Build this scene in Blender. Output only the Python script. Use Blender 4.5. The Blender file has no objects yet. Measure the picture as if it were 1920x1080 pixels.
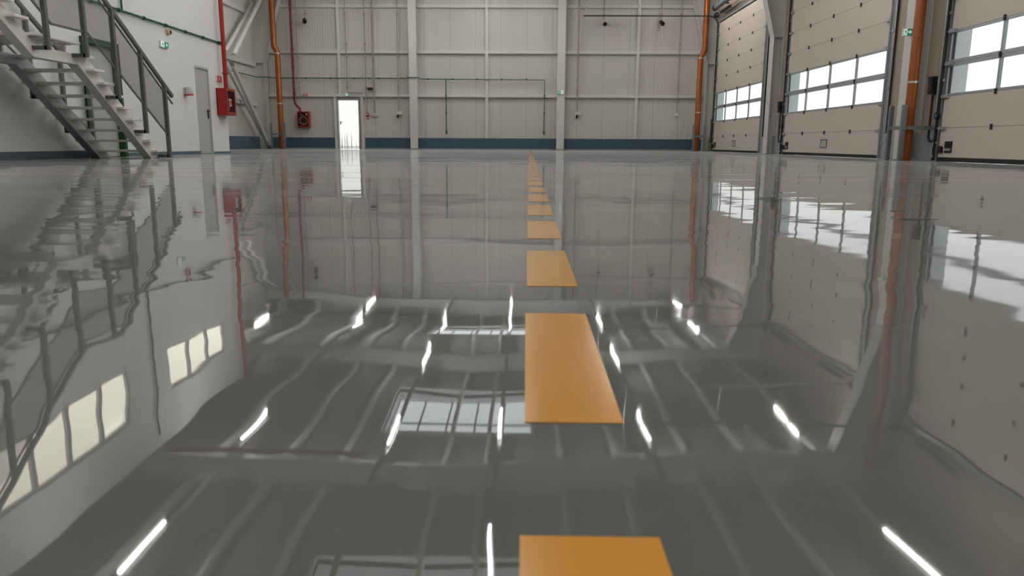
import bpy, math, random
from mathutils import Vector, Matrix
random.seed(4)
S = bpy.context.scene
COL = S.collection

# ------------------------------------------------------------------ camera
CAM = Vector((0, 0, 0.30))
F = 1394.6                                     # focal length in pixels of a 1920 wide frame
d = Vector((26, 271.5, F)).normalized()        # depth axis of the hall, seen in camera axes (right, up, forward)
u = Vector((38, 7160, -F)).normalized()
u = (u - d * u.dot(d)).normalized()
r = Vector((d.y*u.z-d.z*u.y, d.z*u.x-d.x*u.z, d.x*u.y-d.y*u.x))
if r.x < 0: r = -r
cam = bpy.data.objects.new('camera', bpy.data.cameras.new('camera'))
COL.objects.link(cam)
right = Vector((r.x, d.x, u.x)); up = Vector((r.y, d.y, u.y)); fwd = Vector((r.z, d.z, u.z))
m = Matrix((right, up, -fwd)).transposed().to_4x4(); m.translation = CAM
cam.matrix_world = m
cam.data.lens = F / 1920 * 36
cam.data.sensor_width = 36
cam.data.clip_start = .05
cam.data.dof.use_dof = True
cam.data.dof.focus_distance = 9
cam.data.dof.aperture_fstop = 8
S.camera = cam

# ------------------------------------------------------------------ sky, exposure
w = bpy.data.worlds.new('sky'); S.world = w; w.use_nodes = True
bg = w.node_tree.nodes['Background']
bg.inputs[0].default_value = (.985, .995, .985, 1); bg.inputs[1].default_value = 2.4
S.view_settings.view_transform = 'Standard'; S.view_settings.look = 'None'
S.view_settings.exposure = 0; S.view_settings.gamma = 1
S.cycles.use_denoising = True
S.cycles.max_bounces = 8; S.cycles.diffuse_bounces = 5; S.cycles.transparent_max_bounces = 12
S.cycles.caustics_reflective = False; S.cycles.caustics_refractive = False
LAMP = 86.0

# ------------------------------------------------------------------ materials
def lin(c):
    return tuple((v/255/12.92 if v/255 <= .04045 else ((v/255+.055)/1.055)**2.4) for v in c)
def mat(name, c, rough=.55, metal=0, spec=.4, noise=0, emit=None):
    M = bpy.data.materials.new(name); M.use_nodes = True
    nt = M.node_tree; b = nt.nodes['Principled BSDF']
    b.inputs['Base Color'].default_value = (*c, 1); b.inputs['Roughness'].default_value = rough
    b.inputs['Metallic'].default_value = metal; b.inputs['Specular IOR Level'].default_value = spec
    if emit:
        b.inputs['Emission Color'].default_value = (*emit[0], 1); b.inputs['Emission Strength'].default_value = emit[1]
    if noise:
        t = nt.nodes.new('ShaderNodeTexNoise'); t.inputs['Scale'].default_value = 2.3; t.inputs['Detail'].default_value = 4
        g = nt.nodes.new('ShaderNodeTexCoord'); nt.links.new(g.outputs['Object'], t.inputs['Vector'])
        mx = nt.nodes.new('ShaderNodeMix'); mx.data_type = 'RGBA'
        mx.inputs[6].default_value = (*[v*(1-noise) for v in c], 1); mx.inputs[7].default_value = (*[min(1, v*(1+noise)) for v in c], 1)
        nt.links.new(t.outputs['Fac'], mx.inputs[0]); nt.links.new(mx.outputs[2], b.inputs['Base Color'])
    return M
def mth(nt, op, a, bb=None):
    n = nt.nodes.new('ShaderNodeMath'); n.operation = op
    for i, v in enumerate((a, bb)):
        if v is None: continue
        if isinstance(v, (int, float)): n.inputs[i].default_value = v
        else: nt.links.new(v, n.inputs[i])
    return n.outputs[0]
def ribbed(name, c, axis, joint=1.09, rib=.11, depth=.004, jw=.012, jc=.55, rough=.45):
    """sandwich panel cladding: fine vertical ribs plus a narrow joint"""
    M = mat(name, c, rough); nt = M.node_tree; b = nt.nodes['Principled BSDF']
    g = nt.nodes.new('ShaderNodeTexCoord'); s = nt.nodes.new('ShaderNodeSeparateXYZ')
    nt.links.new(g.outputs['Object'], s.inputs[0])
    v = s.outputs[axis]
    fr = mth(nt, 'FRACT', mth(nt, 'MULTIPLY', v, 1/joint))
    jn = mth(nt, 'LESS_THAN', fr, jw/joint)
    mx = nt.nodes.new('ShaderNodeMix'); mx.data_type = 'RGBA'
    mx.inputs[6].default_value = (*c, 1); mx.inputs[7].default_value = (*[x*jc for x in c], 1)
    nt.links.new(jn, mx.inputs[0]); nt.links.new(mx.outputs[2], b.inputs['Base Color'])
    wv = mth(nt, 'SINE', mth(nt, 'MULTIPLY', v, 2*math.pi/rib))
    bp = nt.nodes.new('ShaderNodeBump'); bp.inputs['Distance'].default_value = depth; bp.inputs['Strength'].default_value = .5
    nt.links.new(wv, bp.inputs['Height']); nt.links.new(bp.outputs[0], b.inputs['Normal'])
    return M
def see_through(name, tint, alpha=.9, body=(.8, .8, .8), rough=.05):
    M = bpy.data.materials.new(name); M.use_nodes = True; nt = M.node_tree
    for n in list(nt.nodes): nt.nodes.remove(n)
    o = nt.nodes.new('ShaderNodeOutputMaterial'); t = nt.nodes.new('ShaderNodeBsdfTransparent'); t.inputs[0].default_value = (*tint, 1)
    p = nt.nodes.new('ShaderNodeBsdfPrincipled'); p.inputs['Base Color'].default_value = (*body, 1); p.inputs['Roughness'].default_value = rough
    mx = nt.nodes.new('ShaderNodeMixShader'); mx.inputs[0].default_value = alpha
    nt.links.new(p.outputs[0], mx.inputs[1]); nt.links.new(t.outputs[0], mx.inputs[2]); nt.links.new(mx.outputs[0], o.inputs[0])
    return M

def floor_material():
    M = mat('polished_resin_floor', (.15, .152, .148), .06, 0, .5); nt = M.node_tree; b = nt.nodes['Principled BSDF']
    b.inputs['IOR'].default_value = 1.58
    g = nt.nodes.new('ShaderNodeTexCoord')
    def nz(scale, detail, sx=1, sy=1):
        mp = nt.nodes.new('ShaderNodeMapping'); mp.inputs['Scale'].default_value = (sx, sy, 1)
        nt.links.new(g.outputs['Object'], mp.inputs[0])
        t = nt.nodes.new('ShaderNodeTexNoise'); t.inputs['Scale'].default_value = scale; t.inputs['Detail'].default_value = detail
        nt.links.new(mp.outputs[0], t.inputs['Vector']); return t.outputs['Fac']
    c = nz(.9, 5)
    cr = nt.nodes.new('ShaderNodeMix'); cr.data_type = 'RGBA'
    cr.inputs[6].default_value = (.112, .116, .113, 1); cr.inputs[7].default_value = (.145, .15, .146, 1)
    nt.links.new(c, cr.inputs[0]); nt.links.new(cr.outputs[2], b.inputs['Base Color'])
    rr = nt.nodes.new('ShaderNodeMapRange'); rr.inputs[1].default_value = .35; rr.inputs[2].default_value = .75
    rr.inputs[3].default_value = .015; rr.inputs[4].default_value = .06
    nt.links.new(nz(.5, 3), rr.inputs[0]); nt.links.new(rr.outputs[0], b.inputs['Roughness'])
    # slow undulation of the poured surface: two scales of small normal tilt
    def tilt(scale, amp, sx, sy, rot):
        mp = nt.nodes.new('ShaderNodeMapping'); mp.inputs['Location'].default_value = (3.71, 1.37, .43+scale*.31); mp.inputs['Rotation'].default_value = (0, 0, rot); mp.inputs['Scale'].default_value = (sx, sy, 1)
        nt.links.new(g.outputs['Object'], mp.inputs[0])
        t = nt.nodes.new('ShaderNodeTexNoise'); t.inputs['Scale'].default_value = scale; t.inputs['Detail'].default_value = 0
        nt.links.new(mp.outputs[0], t.inputs['Vector'])
        a = nt.nodes.new('ShaderNodeVectorMath'); a.operation = 'SUBTRACT'; a.inputs[1].default_value = (.5, .5, .5)
        nt.links.new(t.outputs['Color'], a.inputs[0])
        b_ = nt.nodes.new('ShaderNodeVectorMath'); b_.operation = 'MULTIPLY'; b_.inputs[1].default_value = (amp, amp, 0)
        nt.links.new(a.outputs[0], b_.inputs[0]); return b_.outputs[0]
    geo = nt.nodes.new('ShaderNodeNewGeometry'); acc = geo.outputs['Normal']
    for sc, am, qx, qy, qr in ((.8, .005, 1, 1, .5), (3.3, .009, .5, 1.4, .12), (9.0, .007, .6, 1.3, -.1), (2.0, .010, .35, 5.0, .03)):
        ad = nt.nodes.new('ShaderNodeVectorMath'); ad.operation = 'ADD'
        nt.links.new(acc, ad.inputs[0]); nt.links.new(tilt(sc, am, qx, qy, qr), ad.inputs[1]); acc = ad.outputs[0]
    nm = nt.nodes.new('ShaderNodeVectorMath'); nm.operation = 'NORMALIZE'; nt.links.new(acc, nm.inputs[0])
    nt.links.new(nm.outputs[0], b.inputs['Normal'])
    # thin film of dust: its optical depth grows with the obliqueness of the view, tau / cos
    dt = nt.nodes.new('ShaderNodeVectorMath'); dt.operation = 'DOT_PRODUCT'
    nt.links.new(geo.outputs['True Normal'], dt.inputs[0]); nt.links.new(geo.outputs['Incoming'], dt.inputs[1])
    cs = mth(nt, 'MAXIMUM', mth(nt, 'ABSOLUTE', dt.outputs['Value']), .002)
    fac = mth(nt, 'SUBTRACT', 1.0, mth(nt, 'EXPONENT', mth(nt, 'DIVIDE', mth(nt, 'MULTIPLY', nz(1.0, 3, .25, 1.6), -.018), cs)))
    df = nt.nodes.new('ShaderNodeBsdfDiffuse'); df.inputs[0].default_value = (.47, .475, .46, 1)
    ms = nt.nodes.new('ShaderNodeMixShader'); out = [n for n in nt.nodes if n.type == 'OUTPUT_MATERIAL'][0]
    nt.links.new(fac, ms.inputs[0]); nt.links.new(b.outputs[0], ms.inputs[1]); nt.links.new(df.outputs[0], ms.inputs[2])
    nt.links.new(ms.outputs[0], out.inputs[0])
    return M
def mesh_material():
    """expanded metal infill: a lattice of small diamond holes"""
    M = mat('expanded_metal', (.09, .09, .087), .5, .3); nt = M.node_tree; b = nt.nodes['Principled BSDF']
    g = nt.nodes.new('ShaderNodeTexCoord'); s = nt.nodes.new('ShaderNodeSeparateXYZ'); nt.links.new(g.outputs['Object'], s.inputs[0])
    y = mth(nt, 'MULTIPLY', s.outputs[1], 1/.036); z = mth(nt, 'MULTIPLY', s.outputs[2], 1/.020)
    def strand(v):
        f = mth(nt, 'FRACT', v); return mth(nt, 'LESS_THAN', mth(nt, 'ABSOLUTE', mth(nt, 'SUBTRACT', f, .5)), .155)
    k = mth(nt, 'MAXIMUM', strand(mth(nt, 'ADD', y, z)), strand(mth(nt, 'SUBTRACT', y, z)))
    nt.links.new(k, b.inputs['Alpha'])
    return M

M_floor = floor_material()
M_far = ribbed('far_cladding', (.585, .555, .51), 0)
M_side = ribbed('side_cladding', (.62, .60, .56), 1)
M_pier = mat('pier_cladding', (.38, .31, .25), .5)
M_office = mat('painted_plaster', (.83, .835, .82), .6, noise=.015)
M_deck = ribbed('roof_deck', (.36, .37, .37), 1, joint=1.0, rib=.25, depth=.03, jc=.75)
M_steel = mat('painted_steel', (.64, .63, .60), .45, 0, .5)
M_roof = mat('roof_steel', (.82, .83, .82), .5)
M_girt = mat('painted_girt', (.66, .64, .60), .45)
M_dsteel = mat('mid_grey_steel', (.42, .42, .41), .5)  # darker grey than the painted steel, for window frames and brace plates
M_galv = mat('galvanised_steel', (.42, .45, .46), .38, .55, .5, noise=.12)
M_plinth = mat('blue_plinth', (.055, .105, .145), .35)
M_plinthL = mat('blue_plinth_lit', (.09, .15, .20), .3)  # paler copy of the plinth blue, recess light put into its colour
M_skirt = mat('skirting_paint', (.10, .15, .18), .4)
M_conc = mat('concrete_plinth', (.32, .33, .34), .7, noise=.1)
M_white = mat('white_steel', (.90, .885, .85), .45)
M_rail = mat('grey_rail', (.13, .13, .127), .45)
M_black = mat('black_plastic', (.012, .012, .013), .5)
M_dark = mat('dark_metal', (.035, .036, .038), .5, .2)
M_door = mat('beige_panel', (.62, .555, .48), .5)
M_alu = mat('aluminium_frame', (.40, .43, .46), .4, .35)
M_leaf = mat('grey_door', (.50, .50, .475), .5)
M_green = mat('green_paint', (.006, .10, .05), .4)
M_dgreen = mat('green_frame', (.008, .07, .016), .4)
M_red = mat('red_paint', (.36, .018, .012), .4)
M_dred = mat('dark_red_paint', (.2, .012, .010), .4)
M_orange = mat('orange_downpipe', (.33, .082, .009), .32, .15, .5)
M_guard = mat('guard_steel', (.20, .22, .24), .4, .3, .5, noise=.1)
M_brass = mat('clamp_metal', (.6, .55, .5), .3, .8)
M_cond = mat('beige_conduit', (.35, .30, .26), .5)
M_wplast = mat('white_plastic', (.72, .72, .70), .5)
M_beige = mat('beige_plastic', (.6, .45, .34), .5)
M_hose = mat('canvas_hose', (.75, .68, .6), .7)
M_glass = see_through('window_glass', (.70, .705, .70), .95, (.5, .5, .5), .03)
M_cabglass = see_through('cabinet_glass', (.85, .8, .78), .85, (.05, .04, .04), .08)
M_sky = see_through('skylight_glazing', (.97, .99, 1), .96, (.8, .8, .8), .4)
M_yellow = mat('yellow_line_paint', (.66, .31, .045), .16, 0, .45, noise=.05)
M_line = mat('thin_line_paint', (.62, .42, .20), .12, 0, .5)
M_blue = mat('blue_button', (.03, .25, .5), .4)
M_signg = mat('sign_green', (.01, .22, .11), .4, emit=((.02, .4, .2), .25))
M_signw = mat('sign_white', (.85, .87, .85), .4, emit=((.9, 1, .95), .35))
M_signr = mat('sign_red', (.6, .015, .03), .4)
M_lamp = mat('lamp_diffuser', (.8, .8, .8), .5, emit=((1.0, .965, .93), LAMP))
M_lit = mat('lit_office_glass', (.5, .5, .45), .2, emit=((1.0, .96, .78), 2.3))
M_ground = mat('paved_ground', (.6, .6, .58), .8, noise=.1)
M_mesh = mesh_material()
# frosted door pane with dark vertical streaks rising from its foot
def frosted():
    M = see_through('frosted_pane', (1, 1, 1), .93, (.85, .85, .83), .3); nt = M.node_tree
    t = [n for n in nt.nodes if n.type == 'BSDF_TRANSPARENT'][0]
    g = nt.nodes.new('ShaderNodeTexCoord'); mp = nt.nodes.new('ShaderNodeMapping'); mp.inputs['Scale'].default_value = (13, 1, .25)
    nt.links.new(g.outputs['Object'], mp.inputs[0])
    n = nt.nodes.new('ShaderNodeTexNoise'); n.inputs['Scale'].default_value = 1.6; nt.links.new(mp.outputs[0], n.inputs['Vector'])
    s = nt.nodes.new('ShaderNodeSeparateXYZ'); nt.links.new(g.outputs['Object'], s.inputs[0])
    low = nt.nodes.new('ShaderNodeMapRange'); low.inputs[1].default_value = .75; low.inputs[2].default_value = .1
    low.inputs[3].default_value = 0; low.inputs[4].default_value = .8
    nt.links.new(s.outputs[2], low.inputs[0])
    k = nt.nodes.new('ShaderNodeMapRange'); k.inputs[1].default_value = .53; k.inputs[2].default_value = .60
    nt.links.new(n.outputs['Fac'], k.inputs[0])
    f = mth(nt, 'MULTIPLY', k.outputs[0], low.outputs[0])
    mx = nt.nodes.new('ShaderNodeMix'); mx.data_type = 'RGBA'; mx.inputs[6].default_value = (.69, .69, .68, 1); mx.inputs[7].default_value = (.12, .12, .12, 1)
    nt.links.new(f, mx.inputs[0]); nt.links.new(mx.outputs[2], t.inputs[0])
    return M
M_frost = frosted()

# ------------------------------------------------------------------ mesh helpers
class MB:
    def __init__(s): s.v = []; s.f = []; s.sm = []
    def add(s, vs, fs, smooth=False):
        o = len(s.v); s.v += [Vector(p) for p in vs]; s.f += [tuple(i+o for i in f) for f in fs]; s.sm += [smooth]*len(fs); return s
    def box(s, x0, x1, y0, y1, z0, z1):
        x0, x1 = sorted((x0, x1)); y0, y1 = sorted((y0, y1)); z0, z1 = sorted((z0, z1))
        return s.add([(x0,y0,z0),(x1,y0,z0),(x1,y1,z0),(x0,y1,z0),(x0,y0,z1),(x1,y0,z1),(x1,y1,z1),(x0,y1,z1)],
              [(0,3,2,1),(4,5,6,7),(0,1,5,4),(1,2,6,5),(2,3,7,6),(3,0,4,7)])
    def prism(s, poly, axis, a, b):
        """poly: 2-D outline in the two remaining axes (in order), extruded from a to b along axis"""
        def P(q, t):
            q = list(q); q.insert(axis, t); return q
        n = len(poly)
        area = sum(poly[i][0]*poly[(i+1)%n][1]-poly[(i+1)%n][0]*poly[i][1] for i in range(n))
        if (area > 0) == (axis == 1): poly = poly[::-1]
        vs = [P(q, min(a, b)) for q in poly] + [P(q, max(a, b)) for q in poly]
        fs = [tuple(range(n))[::-1], tuple(range(n, 2*n))] + [(i, (i+1) % n, n+(i+1) % n, n+i) for i in range(n)]
        return s.add(vs, fs)
    def tube(s, pts, rad, n=10, cap=True):
        pts = [Vector(p) for p in pts]; rings = []; ref = None
        for i, p in enumerate(pts):
            t = ((pts[min(i+1, len(pts)-1)] - p).normalized() + (p - pts[max(i-1, 0)]).normalized()).normalized()
            if ref is None:
                ref = Vector((0, 0, 1)) if abs(t.z) < .9 else Vector((1, 0, 0))
            a = (ref - t*ref.dot(t)).normalized(); b = t.cross(a); ref = a
            k = 1
            if 0 < i < len(pts)-1:
                c = (pts[i+1]-p).normalized().dot((p-pts[i-1]).normalized()); k = 1/max(.5, math.sqrt((1+c)/2)) if c > -1 else 1
            R = rad[i] if isinstance(rad, (list, tuple)) else rad
            rings.append([p + (a*math.cos(q*2*math.pi/n) + b*math.sin(q*2*math.pi/n))*R for q in range(n)])
        vs = [v for rg in rings for v in rg]; fs = []
        for i in range(len(rings)-1):
            for q in range(n):
                fs.append((i*n+q, i*n+(q+1) % n, (i+1)*n+(q+1) % n, (i+1)*n+q))
        s.add(vs, fs, True)
        if cap: s.add(rings[0], [tuple(range(n))[::-1]]); s.add(rings[-1], [tuple(range(n))])
        return s
    def bar(s, a, b, wx, wz, ref=(0, 0, 1)):
        """rectangular bar from a to b"""
        a, b = Vector(a), Vector(b); t = (b-a).normalized(); rf = Vector(ref)
        if abs(t.dot(rf)) > .98: rf = Vector((0, 1, 0))
        sd = t.cross(rf).normalized(); upv = sd.cross(t).normalized()
        vs = []
        for p in (a, b):
            for i, j in ((-1,-1),(1,-1),(1,1),(-1,1)): vs.append(p + sd*i*wx/2 + upv*j*wz/2)
        return s.add(vs, [(0,1,2,3)[::-1],(4,5,6,7)[::1],(0,1,5,4),(1,2,6,5),(2,3,7,6),(3,0,4,7)])
    def build(s, name, mt, parent=None, bevel=0, origin=None):
        me = bpy.data.meshes.new(name)
        root = parent; off = Vector((0, 0, 0))
        while root is not None: off += root.location; root = root.parent
        o = bpy.data.objects.new(name, me)
        if parent is None:
            if origin is None:
                xs = [v.x for v in s.v]; ys = [v.y for v in s.v]; zs = [v.z for v in s.v]
                origin = ((min(xs)+max(xs))/2, (min(ys)+max(ys))/2, min(zs))
            off = Vector(origin); o.location = off
        me.from_pydata([v-off for v in s.v], [], s.f); me.materials.append(mt)
        for p, k in zip(me.polygons, s.sm): p.use_smooth = k
        me.validate(); me.update()
        COL.objects.link(o); o.parent = parent
        if bevel:
            b = o.modifiers.new('bevel', 'BEVEL'); b.width = bevel; b.segments = 2; b.limit_method = 'ANGLE'
        return o
def tag(o, label=None, cat=None, group=None, kind=None):
    if label: o['label'] = label
    if cat: o['category'] = cat
    if group: o['group'] = group
    if kind: o['kind'] = kind
    return o
def thing(name, loc, label, cat, group=None, kind=None):
    o = bpy.data.objects.new(name, None); COL.objects.link(o); o.location = loc; o.empty_display_size = .1
    return tag(o, label, cat, group, kind)
def copy_tree(o, parent=None):
    c = o.copy(); COL.objects.link(c); c.parent = parent
    for ch in list(o.children): copy_tree(ch, c)
    return c
def at_y(px, py, Y):
    """where the line of sight through a surveyed point of the photograph meets the plane at depth Y"""
    v = right*(px-960) + up*(540-py) + fwd*F
    return CAM + v*(Y/v.y)
def arc(cx, cz, rad, a0, a1, n=8):
    return [(cx+rad*math.cos(a0+(a1-a0)*i/n), cz+rad*math.sin(a0+(a1-a0)*i/n)) for i in range(n+1)]

R, L, FY, LX, BY = 7.84, -7.9, 33.0, -11.6, -8.0      # door plane, office wall, far wall, outer left wall, back wall
RIDGE = -1.8
def roof(x): return 7.45 - .045*abs(x-RIDGE)
FRAMES = (6.6, 15.55, 24.2, 32.72)

# ------------------------------------------------------------------ setting
def struct(o, label, cat): return tag(o, label, cat, kind='structure')
struct(MB().box(LX, 8.16, BY, FY+.2, -.1, 0).build('floor', M_floor, origin=(0, 0, 0)), 'glossy grey polished floor of the whole hall', 'floor')
struct(MB().box(-40, 60, -30, 90, -.3, -.12).build('ground', M_ground), 'pale paved ground outside beyond the doors', 'ground')

flo = bpy.data.objects['floor']; rs = random.Random(2)
def on_floor(px, py):
    v = right*(px-960) + up*(540-py) + fwd*F; return CAM + v*(-CAM.z/v.z)
for px, py, wd, ln in ((1444, 374, .09, .05), (1436, 371, .05, .03), (1448, 377, .04, .03), (1720, 411, .085, .035), (1706, 412.5, .05, .02), (1680, 396, .05, .03)):
    c = on_floor(px, py); n_ = 14
    MB().prism([(c.x+wd*math.cos(k*2*math.pi/n_)*rs.uniform(.5, 1.1), c.y+ln*math.sin(k*2*math.pi/n_)*rs.uniform(.5, 1.1)) for k in range(n_)], 2, .0002, .0008).build('scuff_mark', M_black, flo)
# far wall with a door opening
P = lambda px, py: (at_y(px, py, FY).x, at_y(px, py, FY).z)
DX0, DX1, DZ = P(634, 250)[0], P(676, 250)[0], P(655, 186)[1]
fw = MB()
fw.box(LX-.2, DX0, FY, FY+.2, 0, 7.6); fw.box(DX1, 8.3, FY, FY+.2, 0, 7.6); fw.box(DX0, DX1, FY, FY+.2, DZ, 7.6)
struct(fw.build('wall_far', M_far, origin=(0, FY, 0)), 'far end wall of ribbed warm grey panels', 'wall')
pb = MB()
for a, b in ((LX, DX0-.16), (DX1+.22, 7.88)): pb.box(a, b, FY-.05, FY-.001, 0, .50)
struct(pb.build('baseboard_far', M_plinth), 'dark slate blue plinth along the foot of the far wall', 'plinth')
pb = MB()
for a, b in ((LX, DX0-.16), (DX1+.22, 7.88)): pb.box(a, b, FY-.10, FY-.051, 0, .055)
struct(pb.build('trim_1', M_conc), 'thin grey kerb strip under the blue far plinth', 'kerb')

# office front, return wall, outer left wall
GY0, GY1, GZ = 13.58, 14.72, 2.12        # green framed doorway
OY0, OY1, OZ = 18.22, 19.0, 2.08         # grey door
W1 = [(15.75, 18.85)]; W2 = [(10.2, 14.08), (4.6, 8.5)]
wl = MB()
def wall_strip(y0, y1, holes):
    y = y0
    for a, b, c, e in sorted(holes):
        wl.box(L-.2, L, y, a, 0, 6.6); wl.box(L-.2, L, a, b, 0, c); wl.box(L-.2, L, a, b, e, 6.6); y = b
    wl.box(L-.2, L, y, y1, 0, 6.6)
hs = [(GY0, GY1, GZ), (OY0, OY1, OZ)]
segs = sorted(set([BY, 20.05, GY0, GY1, OY0, OY1] + [v for q in W1+W2 for v in q]))
for a, b in zip(segs[:-1], segs[1:]):
    mid = (a+b)/2; cuts = []
    for y0, y1, z in hs:
        if y0 < mid < y1: cuts.append((0, z))
    for y0, y1 in W1+W2:
        if y0 < mid < y1: cuts.append((4.28, 5.27))
    z = 0
    for c, e in sorted(cuts):
        if c > z: wl.box(L-.2, L, a, b, z, c)
        z = e
    wl.box(L-.2, L, a, b, z, 6.2)
wl.box(LX, L-.2, 19.85, 20.05, 0, 6.2).box(LX, L-.2, BY, 19.85, 6.05, 6.2)
struct(wl.build('wall_left', M_office, origin=(L, 0, 0)), 'smooth off white office wall on the left with its end return', 'wall')
sk = MB()
for a, b, h in ((BY, GY0-.08, .13), (GY1+.08, OY0-.0, .075), (OY1, 20.05, .05)): sk.box(L, L+.02, a, b, 0, h)
struct(sk.build('baseboard_left', M_skirt), 'blue grey skirting along the white office wall', 'skirting')
struct(MB().box(LX-.2, LX, BY, FY, 0, 7.2).build('wall_side', M_side, origin=(LX, 0, 0)), 'ribbed panel side wall in the left recess behind the braces', 'wall')
struct(MB().box(LX, LX+.06, 20.05, FY-.05, 0, .52).build('baseboard_side', M_plinthL), 'blue plinth of the left recess wall', 'plinth')
struct(MB().box(LX-.2, 8.3, BY-.2, BY, 0, 7.6).build('wall_back', M_side, origin=(0, BY, 0)), 'rear wall behind the viewer', 'wall')

# right wall: piers, lintel
DOORS = [28.75, 20.1, 11.38]; HALF = 3.13; TOP = 5.13
wr = MB(); y = FY
for c in DOORS:
    wr.box(R+.05, 8.16, c+HALF-.06, y, 0, 7.1); wr.box(R+.05, 8.16, c-HALF+.06, c+HALF-.06, TOP-.05, 7.1); y = c-HALF+.06
wr.box(R+.05, 8.16, BY, y, 0, 7.1)
struct(wr.build('wall_right', M_pier, origin=(R, 0, 0)), 'beige right hand wall of piers between the sectional doors', 'wall')
tr = MB()
for c in DOORS:
    for sg in (-1, 1):
        q = c+sg*(HALF-.06); tr.box(R+.06, 8.17, q, q-sg*.012, 0, TOP-.05)
struct(tr.build('trim_2', mat('daylit_reveal', (.66, .72, .76), .5)), 'pale blue grey outer reveals of the sectional doors seen through their windows', 'reveal')  # bluish daylight on the reveals is put into this colour
pr = MB()
for y0, y1 in ((FY-.1, 32.1), (25.4, 23.45), (16.75, 14.75), (7.9, BY)): pr.box(R-.02, R+.048, y1, y0, 0, .55)
struct(pr.build('baseboard_right', M_conc), 'grey concrete plinth at the foot of the right piers', 'plinth')

# roof deck with skylight openings
SX0, SX1 = -3.85, .25
SKY = [(9.3, 12.6), (18.9, 22.1), (28.9, 31.6)]
ys = sorted([BY, FY+.2] + [v for q in SKY for v in q]); xs = [LX-.2, SX0, RIDGE, SX1, 8.3]
dk = MB()
for xa, xb in zip(xs[:-1], xs[1:]):
    for ya, yb in zip(ys[:-1], ys[1:]):
        if (xa, xb) in ((SX0, RIDGE), (RIDGE, SX1)) and any(a-.01 <= ya and yb <= b+.01 for a, b in SKY): continue
        za, zb = roof(xa), roof(xb)
        dk.prism([(xa, za), (xb, zb), (xb, zb+.1), (xa, za+.1)], 1, ya, yb)
struct(dk.build('ceiling', M_deck, origin=(0, 0, 7)), 'grey profiled metal roof deck mirrored in the floor', 'ceiling')
for i, (a, b) in enumerate(SKY):
    t = struct(thing('window_%d' % (i+1), (RIDGE, (a+b)/2, 7.3), '', ''), ['nearest rooflight mirrored beside the closest dash', 'middle rooflight mirrored left of the second dash', 'farthest rooflight mirrored beside the third dash'][i], 'skylight')
    c = MB(); z0, z1 = 7.3, 7.7
    c.box(SX0-.06, SX0, a-.06, b+.06, z0, z1); c.box(SX1, SX1+.06, a-.06, b+.06, z0, z1); c.box(SX0, SX1, a-.06, a, z0, z1); c.box(SX0, SX1, b, b+.06, z0, z1)
    c.build('curb', M_wplast, t)
    f = MB()
    for k in range(6):
        x = SX0 + (SX1-SX0)*k/5; f.box(x-.025, x+.025, a, b, 7.7, 7.75)
    f.box(SX0, SX1, (a+b)/2-.03, (a+b)/2+.03, 7.7, 7.75)
    f.build('glazing_bars', M_alu, t)
    MB().box(SX0-.06, SX1+.06, a-.06, b+.06, 7.75, 7.765).build('pane', M_sky, t)
# office upper windows
n = 4
for (a, b), np_, lb in ((W1[0], 3, 'upper office window nearest the far end, three panes, mirrored in floor'), (W2[0], 4, 'upper office window above the stairs, four panes, mirrored in floor'), (W2[1], 4, 'upper office window nearest the viewer')):
    t = struct(thing('window_%d' % n, (L, (a+b)/2, 4.28), '', ''), lb, 'window'); n += 1
    f = MB(); f.box(L-.12, L-.02, a, b, 4.28, 4.33); f.box(L-.12, L-.02, a, b, 5.22, 5.27)
    for k in range(np_+1):
        y = a + (b-a)*k/np_; f.box(L-.12, L-.02, max(a, y-.05), min(b, y+.05), 4.33, 5.22)
    f.build('window_frame', M_dsteel, t)
    for k in range(np_):
        y0 = a + (b-a)*k/np_+.05; y1 = a + (b-a)*(k+1)/np_-.05
        MB().box(L-.09, L-.075, y0, y1, 4.33, 5.22).build('pane', M_lit, t)

# ------------------------------------------------------------------ portal frames, purlins
def h_column(name, x_in, x_out, yc, kz, knee_x, label, group, ztop):
    """steel column of H section whose inner flange leans into the hall above the knee height kz"""
    fl, tk = .2, .02; sg = 1 if x_in > 0 else -1
    o = MB()
    path = [(x_in, .02), (x_in, kz), (knee_x, ztop)]
    for (xa, za), (xb, zb) in zip(path[:-1], path[1:]):
        o.prism([(xa, za), (xb, zb), (xb+sg*tk, zb), (xa+sg*tk, za)], 1, yc-fl, yc+fl)
    o.box(x_out-sg*tk, x_out, yc-fl, yc+fl, .02, ztop)
    o.prism([(x_in+sg*.01, .02), (x_out-sg*.01, .02), (x_out-sg*.01, ztop), (knee_x+sg*.01, ztop), (x_in+sg*.01, kz)], 1, yc-.008, yc+.008)
    for z in (kz,): o.box(min(x_in, x_out)+.02, max(x_in, x_out)-.02, yc-fl, yc+fl, z-.01, z+.01)
    t = thing(name, ((x_in+x_out)/2, yc, 0), label, 'column', group)
    o.build('shaft', M_steel, t)
    MB().box(min(x_in, x_out)-.05, max(x_in, x_out)+.0, yc-.25, yc+.25, 0, .02).build('base_plate', M_conc, t)
    return t
KN = {6.6: 3.5, 15.55: 3.5, 24.2: 3.55, 32.72: 3.6}
names = {6.6: 'light grey steel column behind the view, right side', 15.55: 'light grey steel column between the middle and nearest sectional doors', 24.2: 'light grey steel column between the farthest and middle sectional doors', 32.72: 'light grey steel column in the far right corner'}
for yc in FRAMES:
    h_column('steel_column', 7.58, R+.05, yc, KN[yc], 6.8, names[yc], 'portal columns', 6.42)
h_column('steel_column', -11.12, LX+.001, 32.72, 3.6, -10.3, 'shaded grey steel column in the far left corner behind orange pipe', 'portal columns', 6.42)
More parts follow.
